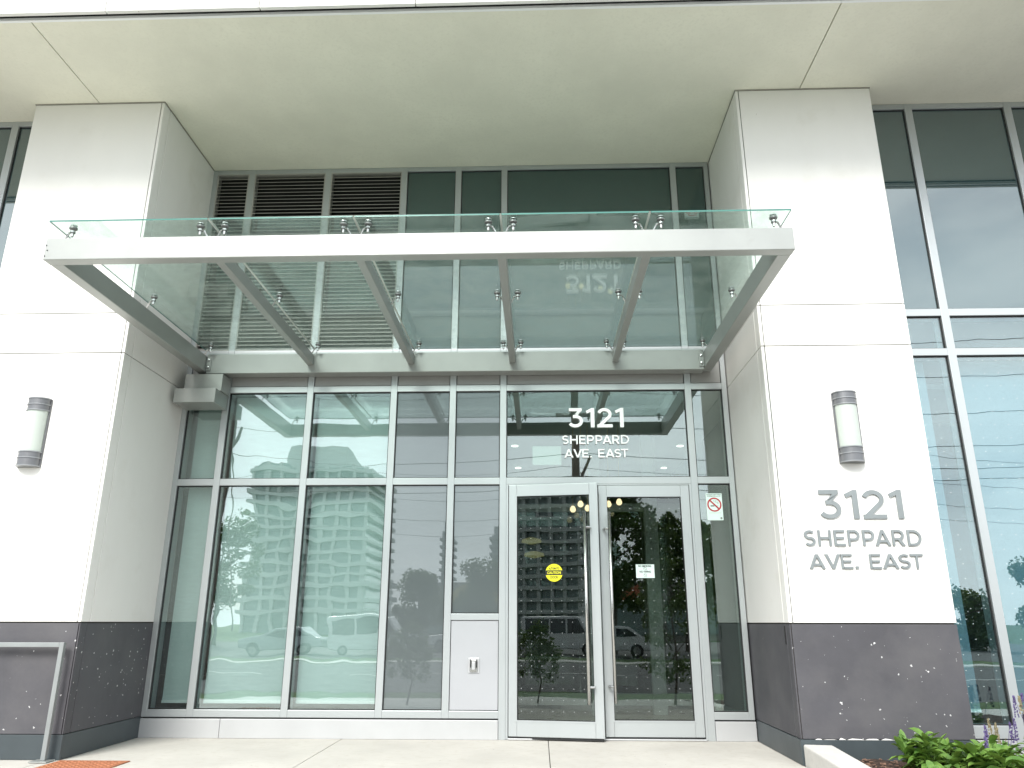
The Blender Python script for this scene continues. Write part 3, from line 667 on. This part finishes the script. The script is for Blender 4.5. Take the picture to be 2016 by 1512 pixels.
for i in range(1500):
    x=2.45+random.random()**1.3*3; y=-1.25-random.random()*1.8
    L_=random.uniform(.012,.04); a=random.random()*PI
    Mx=Matrix.Translation((x,y,.05-.05*((-y-.96)/4)**1.5*3+random.uniform(-.004,.01)))@Matrix.Rotation(a,4,'Z')@Matrix.Rotation(random.uniform(-.5,.5),4,'X')
    k.box(-L_/2,L_/2,-.005,.005,-.002,.003,Mx)
tag(k.build('mulch_chips',surf('mulch_chips',(.22,.13,.09),.9,var=.3,vscale=60)),kind='stuff')
# ---------------------------------------------------------------- plants
def leaf(b,base,d,L_,w,droop,n=4):
    d=Vector(d).normalized(); side=d.cross(Vector((0,0,1)))
    if side.length<.05: side=Vector((1,0,0))
    side.normalize(); side=Matrix.Rotation(random.uniform(-.5,.5),3,d)@side
    rows=[]
    for i in range(n+1):
        s=i/n; p=Vector(base)+d*L_*s-Vector((0,0,droop*L_*s*s)); ww=w*max(.06,math.sin(PI*min(1,.12+.86*s))**.8)
        up_=Vector((0,0,.25*ww))
        rows.append([b.b.verts.new(p-side*ww/2+up_),b.b.verts.new(p),b.b.verts.new(p+side*ww/2+up_)])
    for i in range(n):
        for j in (0,1): b.b.faces.new((rows[i][j],rows[i][j+1],rows[i+1][j+1],rows[i+1][j]))
def plant(x,y,h_,nl,spikes,label,dry=0,leafL=.155,spread=.22,ms='leaf',group='salvia plants in the flower bed',name='leafy_plant',cat='plant',sh=1.0):
    t=empty(name,(x,y,.0),label,cat,group)
    b=MB(); st=MB(); ns=max(8,nl//14)
    for s in range(ns):
        a=random.random()*2*PI; r_=random.random()*spread; hh=h_*random.uniform(.6,1)*(1-.35*(r_/spread)**2)
        p0=Vector((x+.3*r_*math.cos(a),y+.3*r_*math.sin(a),.0)); p1=Vector((x+r_*math.cos(a),y+r_*math.sin(a),hh))
        st.tube([p0,p0.lerp(p1,.5)+Vector((0,0,.03)),p1],[.004,.003,.002],5)
        for q in range(nl//ns):
            f=random.uniform(.25,1); p=p0.lerp(p1,f); a2=random.random()*2*PI; el=random.uniform(.1,1.1)
            leaf(b,p,(math.cos(a2)*math.cos(el),math.sin(a2)*math.cos(el),math.sin(el)),leafL*random.uniform(.55,1.15),leafL*random.uniform(.28,.42),random.uniform(.1,.55))
    b.build('foliage',M[ms],t,smooth=True,normals=False); st.build('stems',M['leaf'] if not dry else M['dry'],t)
    for s in range(spikes):
        a=random.random()*2*PI; r_=random.random()*spread*.8; top=Vector((x+r_*math.cos(a)*1.5,y+r_*math.sin(a)*1.5,h_*random.uniform(1.15,1.55)*sh)); p0=Vector((x+r_*.3*math.cos(a),y+r_*.3*math.sin(a),.05))
        k=MB(); k.tube([p0,top],[.003,.0015],5)
        ln=random.uniform(.09,.17)
        for q in range(46):
            f=random.random(); p=top-Vector((0,0,1))*ln*f; a2=random.random()*2*PI; rr=.012*(.4+.6*f)
            p=p+Vector((math.cos(a2)*rr,math.sin(a2)*rr,0)); s_=.0055
            k.face([p+Vector((-s_,0,-s_)),p+Vector((s_,.002,-s_)),p+Vector((0,s_,s_*1.5))]); k.face([p+Vector((0,-s_,-s_)),p+Vector((0,s_,0)),p+Vector((s_,0,s_))])
        k.build('flower_spike',M['dry'] if (dry and s%4) else M['purple'],t,normals=False)
    return t
random.seed(11)
plant(2.90,-1.72,.27,150,0,'low bright green leafy plant nearest the planter curb')
plant(3.14,-1.50,.24,130,0,'leafy green plant against the charcoal pillar base')
plant(3.20,-1.92,.25,150,1,'broad leafy green plant in the middle of the flower bed')
plant(3.42,-1.62,.24,130,1,'leafy green plant with purple spikes below the corner of the pillar')
plant(3.46,-2.05,.24,140,1,'leafy plant with purple flower spikes at the photo bottom right',leafL=.12)
plant(3.66,-1.80,.38,90,12,'tall seeding plant with dry brown spikes at the right edge',dry=1,leafL=.07,spread=.2)
plant(3.62,-1.35,.26,90,5,'small plant with dry spikes in front of the right window sill',dry=1,leafL=.07,spread=.16)
plant(4.05,-1.7,.36,140,8,'bushy plant with purple spikes just beyond the right edge',leafL=.08)
plant(2.78,-2.3,.16,90,0,'small leafy plant on the mulch near the camera side',spread=.16)
# ---------------------------------------------------------------- interior
def inner(name,b,m,bevel=0): return tag(b.build(name,m,bevel=bevel),kind='structure')
inner('lobby_floor',MB().box(-12,12,.16,12,-.018,-.002),M['tile'])
inner('wood_floor',MB().box(-12,-.65,.19,6,.002,.20),M['wood'])
inner('lobby_ceiling',MB().box(-12,12,.17,12,3.36,3.42),M['iceil'])
inner('lobby_back_wall',MB().box(-12,12,9,9.1,0,3.35),M['idark'])
inner('partition_wall',MB().box(-.70,-.60,.17,6,.0,3.35),M['iwall'])
inner('side_partition',MB().box(2.42,2.50,.17,9,.0,3.35),M['iwall'])
inner('room_back_wall',MB().box(-12,-.71,5.6,5.7,0,3.35),M['idark'])
for nm,x0,x1,y,lab in (('roller_blind',-3.40,-3.095,.16,'narrow woven roller blind behind the leftmost pane'),('roller_blind',-2.99,-2.20,.15,'woven roller blind behind the second bay from the left'),('roller_blind',-2.10,-1.315,.15,'woven roller blind behind the bay left of the grey panes')):
    t=empty(nm,((x0+x1)/2,y,3.3),lab,'blind','woven roller blinds')
    k=MB(); n_s=16
    for i in range(n_s):
        f0,f1=i/n_s,(i+1)/n_s; xa,xb=x0+(x1-x0)*f0,x0+(x1-x0)*f1; fn=lambda f:y+.006*math.sin(f*7+x0*3)
        k.face([(xa,fn(f0),.31),(xb,fn(f1),.31),(xb,fn(f1),3.32),(xa,fn(f0),3.32)])
    k.build('blind_cloth',M['blind'],t,smooth=True,normals=False)
    MB().box(x0,x1,y-.012,y+.012,.285,.312).build('bottom_bar',M['blindbar'],t,bevel=.003)
for x0,x1,lab in ((3.52,3.80,'pale roller blind beside the right pillar'),(4.05,4.93,'wide pale roller blind at the right edge'),(5.03,5.9,'pale roller blind past the right edge')):
    t=empty('roller_blind',((x0+x1)/2,YW+.19,3.3),lab,'blind','pale blinds behind the right wall')
    MB().box(x0,x1,YW+.18,YW+.184,.36,3.34).build('blind_cloth',M['blindr'],t); MB().box(x0,x1,YW+.17,YW+.194,.335,.36).build('bottom_bar',M['blindbar'],t)
inner('right_room_wall',MB().box(3.5,12,1.6,1.7,-.1,ZS),M['idark']); inner('left_room_wall',MB().box(-12,-4.84,.5,.6,-.1,ZS),M['idark'])
# vestibule inner doors
t=empty('inner_doors',(.83,2.1,0),'grey framed glass partition with inner doors behind the entrance','door')
for x,w in ((-.55,.08),(.30,.0),(.922,.172),(1.63,.165),(2.30,.07)):
    if w: MB().box(x-w/2,x+w/2,2.05,2.16,.0,3.35).build('post',M['iframe'],t,bevel=.003)
for a,b_ in ((-.51,.83),(1.01,1.545),(1.715,2.26)):
    MB().box(a,b_,2.06,2.14,2.36,2.46).build('header',M['iframe'],t); MB().box(a,b_,2.07,2.13,.10,.23).build('bottom_rail',M['iframe'],t)
    MB().box(a,b_,2.095,2.103,.23,2.36).build('glass_pane',M['g_inner'],t)
# lobby lamps and furnishings
for i,(x,y,z,lab) in enumerate(((0.733,1.6,2.382,'round warm globe bulb hanging uppermost behind the ajar door'),(0.640,1.6,2.321,'warm globe bulb hanging left behind the ajar door'),(0.817,1.6,2.333,'warm globe bulb hanging lowest behind the door gap'),(1.196,1.6,2.405,'pear-shaped warm bulb behind the shut door, upper one'),(1.068,1.6,2.381,'pear-shaped warm bulb behind the shut door, lower one'))):
    t=empty('pendant_lamp',(x,y,z),lab,'lamp','globe lamps in the lobby')
    MB().lathe([(0,-.036),(.02,-.031),(.034,-.013),(.035,.006),(.025,.03),(.014,.042),(0,.043)],(x,y,z),16).build('bulb',M['lampwarm'],t,smooth=True)
    MB().tube([(x,y,z+.042),(x+.02,y,3.36)],.004,6).build('cord',M['gold'],t)
for i,(x,y,z) in enumerate(((-.09,2.72,3.352),(2.19,2.78,3.352),(-.085,4.29,3.352),(2.21,4.35,3.352))):
    t=tag(MB().lathe([(0,0),(.045,0),(.045,.006),(0,.006)],(x,y,z),16).build('recessed_light',M['downlight']),['left front','right front','left rear','right rear'][i]+' recessed ceiling light seen through the glass over the doors','ceiling light','recessed lights in the vestibule ceiling')
for i,(x,z) in enumerate(((.22,1.86),(.26,1.62))):
    t=empty('wall_lamp',(x,8.0,z),['upper','lower'][i]+' gold wedge-shaped lamp glimpsed through the ajar door','lamp','gold lamps in the lobby')
    k=MB(); k.lathe([(.01,0),(.15,.03),(.14,.07),(.04,.10),(0,.10)],(x-.10,3.9,z+.27+i*.04),18); k.build('gold_shade',M['goldlit'],t,smooth=True)
tag(MB().box(.17,.462,.060,.064,2.558,2.751).build('paper_sheet',M['paper']),'blank pale sheet stuck inside the glass over the ajar door','paper')
# ---------------------------------------------------------------- across the street (seen as reflections)
def tower(x0,x1,y0,y1,h_,lab,name='apartment_tower',fl=3.0,m='bwall',curve=False):
    t=empty(name,((x0+x1)/2,(y0+y1)/2,-.6),lab,'building','apartment towers across the street')
    MB().box(x0+1,x1-1,y0+1,y1-1,-.6,h_).build('wall',M['bglass'],t)
    k=MB(); z=2.4
    while z<h_-1: k.box(x0,x1,y0,y1,z,z+fl*.33); z+=fl
    k.build('balcony_bands',M[m],t)
    k=MB(); x=x0+1
    while x<x1-1: k.box(x,x+.6,y1-1.01,y1-.2,-.6,h_); x+=2.6
    k.build('pier',M[m],t)
    MB().box(x0+(x1-x0)*.3,x1-(x1-x0)*.25,y0+3,y1-3,h_,h_+4).build('roof_plant',M[m],t)
    return t
tower(-53.0,-30.0,-156,-130,28.8,'broad concrete apartment tower reflected in the left panes',fl=2.1)
tower(-36.3,-32,-172,-151,10,'lower slab block reflected beside the broad tower',m='bwall2')
tower(-39,-33.8,-320,-300,36,'distant slender tower reflected in the grey panes',m='bwall2')
tower(-18.9,-13.5,-320,-300,34,'distant dark slender tower reflected over the outlet panel',m='bwall2')
def tree(x,y,h_,cr,lab,leafn=5200,seed=1,zb=-.6,trunk=.16,ls=.16,group='trees across the street',low=.28):
    random.seed(seed); t=empty('broadleaf_tree',(x,y,zb),lab,'tree',group)
    k=MB(); k.tube([(x,y,zb),(x+.1,y,zb+h_*.3),(x-.05,y+.1,zb+h_*.85)],[trunk,trunk*.75,trunk*.2],8)
    for i in range(9):
        a=random.random()*2*PI; z=zb+h_*random.uniform(.3,.7); k.tube([(x,y,z),(x+cr*.6*math.cos(a),y+cr*.6*math.sin(a),z+h_*.18)],[trunk*.4,trunk*.12],6)
    k.build('trunk',M['bark'],t)
    cl=[]
    for i in range(42):
        f=random.random(); zc=zb+h_*(low+(.97-low)*f); rr=cr*math.sin(PI*(.18+.75*f))**.7; a=random.random()*2*PI; q=random.random()**.5*rr*.85
        cl.append((Vector((x+q*math.cos(a),y+q*math.sin(a),zc)),cr*random.uniform(.16,.34)))
    k=MB()
    for i in range(leafn):
        c0,rc=random.choice(cl); d=Vector((random.gauss(0,1),random.gauss(0,1),random.gauss(0,.8))).normalized()*rc*random.random()**.4; p=c0+d
        a=Vector((random.gauss(0,1),random.gauss(0,1),random.gauss(0,1))).normalized(); b_=a.orthogonal().normalized(); s=ls*random.uniform(.6,1.2)
        k.face([p-a*s*.5,p+b_*s*.3,p+a*s*.5,p-b_*s*.3])
    k.build('crown',M['dleaf'],t,normals=False)
    return t
tree(4.3,-36,9.2,3.4,'tall dark tree reflected in the shut door',seed=2,leafn=9000,ls=.3); tree(9.0,-40,8,3.2,'dark tree reflected in the narrow right pane',seed=3,leafn=7000,ls=.3)
tree(-8.2,-48,4.9,2.2,'rounded tree reflected in the grey pane',seed=4,leafn=6000,ls=.26); tree(-3.8,-48,5.6,2.5,'tree reflected above the outlet panel',seed=5,leafn=6000,ls=.26)
tree(-22.5,-48,9.0,3.0,'tree reflected in the second left bay',seed=6,leafn=5000,ls=.3); tree(31.5,-42,6.4,3.4,'tree reflected in the far right pane',seed=7,leafn=9000,ls=.3,low=.06); tree(26.5,-45,3.4,2.6,'smaller tree reflected near the flower bed',seed=8,leafn=7000,ls=.25,low=.05)
tree(1.2,-60,9,4.0,'dark tree behind the shops reflected in the ajar door',seed=14,leafn=7000,ls=.35)
tree(-2.45,-8.8,1.6,.62,'young shrub reflected in the ajar door',leafn=2600,seed=9,trunk=.02,ls=.07,group='young trees along the sidewalk',low=.35)
tree(2.95,-9.0,2.95,.8,'young tree reflected in the shut door',leafn=3200,seed=10,trunk=.03,ls=.075,group='young trees along the sidewalk',low=.2)
# utility poles and wires
def pole(x,y,h_,lab,arm=True):
    t=empty('utility_pole',(x,y,-.6),lab,'utility pole','wooden utility poles')
    MB().tube([(x,y,-.6),(x,y,h_)],[.16,.11],10).build('pole_shaft',M['pole'],t)
    k=MB(); k.box(x-.9,x+.9,y-.05,y+.05,h_-1.2,h_-1.05); k.box(x-.6,x+.6,y-.05,y+.05,h_-2.2,h_-2.08); k.tube([(x+.15,y+.1,h_-4),(x+.9,y+.5,.8)],.02,5); k.tube([(x+.15,y+.1,h_-4.2),(x+.45,y+.2,h_-3.5)],.05,6); k.build('crossarm',M['pole'],t)
pole(1.42,-16.0,9.5,'wooden utility pole reflected behind the white door lettering'); pole(-9.7,-16,10.5,'wooden utility pole reflected at the edge of the left bay'); pole(18,-16,10,'wooden utility pole beyond the right windows')
t=empty('overhead_wires',(0,-13,7),'thin black overhead wires reflected across the panes','wires')
for i,(y,z,sag) in enumerate(((-15.8,9.2,.3),(-16.2,8.3,.35),(-15.8,7.0,.25),(-16.3,6.2,.35),(-16.0,5.4,.2),(-16.2,5.15,.25),(-30,8.5,.5),(-30.4,7.4,.6),(-30.2,6.3,.5),(-29.8,5.6,.6))):
    pts=[]
    xs_=[-44,-26,-9.7,1.42,18,40]
    for a,b_ in zip(xs_,xs_[1:]):
        for q in range(8):
            f=q/8; pts.append((a+(b_-a)*f,y,z-sag*4*f*(1-f)))
    MB().tube(pts,.010,5).build('wire',M['black'],t)
# vehicles
def car(x,y,L_,h_,m,lab,van=False,flip=1):
    t=empty('parked_van' if van else 'parked_car',(x,y,-.594),lab,'van' if van else 'car','cars parked across the street'); z0=-.594
    if van: pr_=[(0,.35),(0,.95),(.12,1.05),(.85,1.18),(1.25,h_-.06),(1.5,h_),(L_-.1,h_),(L_,h_-.1),(L_,.35)]
    else: pr_=[(0,.35),(0,.75),(.15,.85),(1.15,.98),(1.85,h_-.04),(2.1,h_),(3.2,h_),(3.95,1.0),(L_-.1,.95),(L_,.8),(L_,.35)]
    f=lambda p:(x+flip*(p[0]-L_/2),p[1]+z0)
    MB().poly([f(p) for p in pr_],y-.88,y+.88).build('body',M[m],t,bevel=.06,seg=3)
    if van: ws=[[(1.0,1.15),(1.36,h_-.12),(1.9,h_-.12),(1.9,1.12)],[(2.0,1.12),(2.0,h_-.12),(2.9,h_-.12),(2.9,1.12)],[(3.0,1.12),(3.0,h_-.12),(L_-.25,h_-.12),(L_-.25,1.12)]]
    else: ws=[[(1.4,1.0),(1.95,h_-.1),(2.55,h_-.1),(2.55,1.0)],[(2.65,1.0),(2.65,h_-.1),(3.1,h_-.1),(3.65,1.02)]]
    for w_ in ws: MB().poly([f(p) for p in w_],y+.882,y+.889).build('window',M['carglass'],t)
    for wx in (.85,L_-.9):
        cx=f((wx,0))[0]; w1=MB().lathe([(0,-.1),(.31,-.1),(.33,-.06),(.33,.06),(.31,.1),(0,.1)],(cx,y+.84,z0+.33),20,M=Matrix.Rotation(R(90),3,'X')).build('wheel',M['tyre'],t); MB().lathe([(0,-.108),(.2,-.108),(.2,-.1),(0,-.1)],(cx,y+.84,z0+.33),14,M=Matrix.Rotation(R(90),3,'X')).build('rim',M['bolt'],w1)
    return t
car(-8.4,-34,4.5,1.9,'carwhite','white parked van reflected low in the grey pane',van=True,flip=-1)
car(-13.2,-34.5,4.4,1.42,'cargrey','grey parked car reflected left of the white van'); car(-4.0,-39,4.5,1.42,'carwhite','white parked car reflected right of the van')
car(3.6,-32.5,4.5,1.45,'carwhite','white parked car reflected in the shut door')
car(-25.5,-34,4.4,1.42,'carwhite','white parked car reflected far left')
# plaza with shop signs
t=empty('shop_building',(0,-66,-.6),'low plaza of shops reflected behind the parked cars','building')
MB().box(-11,26,-75,-66,-.6,4.6).build('wall',M['shop'],t)
for i in range(5):
    x=-10+i*7.3; MB().box(x,x+5.6,-65.98,-65.9,0,2.8).build('shop_window',M['bglass'],t)
MB().box(-2.6,3.6,-65.9,-65.6,2.9,4.5).build('sign_board',M['white'],t); MB().box(4.2,9.5,-65.9,-65.6,3.0,4.3).build('sign_board',M['signred'],t)
k=MB(); 
for q in range(20):
    a0,a1=PI*q/20,PI*(q+1)/20
    k.poly([(-5.6+2.6*math.cos(a0),2.6+1.9*math.sin(a0)),(-5.6+1.9*math.cos(a0),2.6+1.2*math.sin(a0)),(-5.6+1.9*math.cos(a1),2.6+1.2*math.sin(a1)),(-5.6+2.6*math.cos(a1),2.6+1.9*math.sin(a1))],-65.9,-65.5)
k.build('arched_sign',M['signyellow'],t)
tx=text_mesh('BORROW',1.4,'lettering',M['black'],None,(0,0),5.5,0,.03); tx.rotation_euler=(0,0,PI); tx.location=(.5,-65.5,3.7); bpy.context.view_layer.update(); tx.parent=t; tx.matrix_parent_inverse=t.matrix_world.inverted()
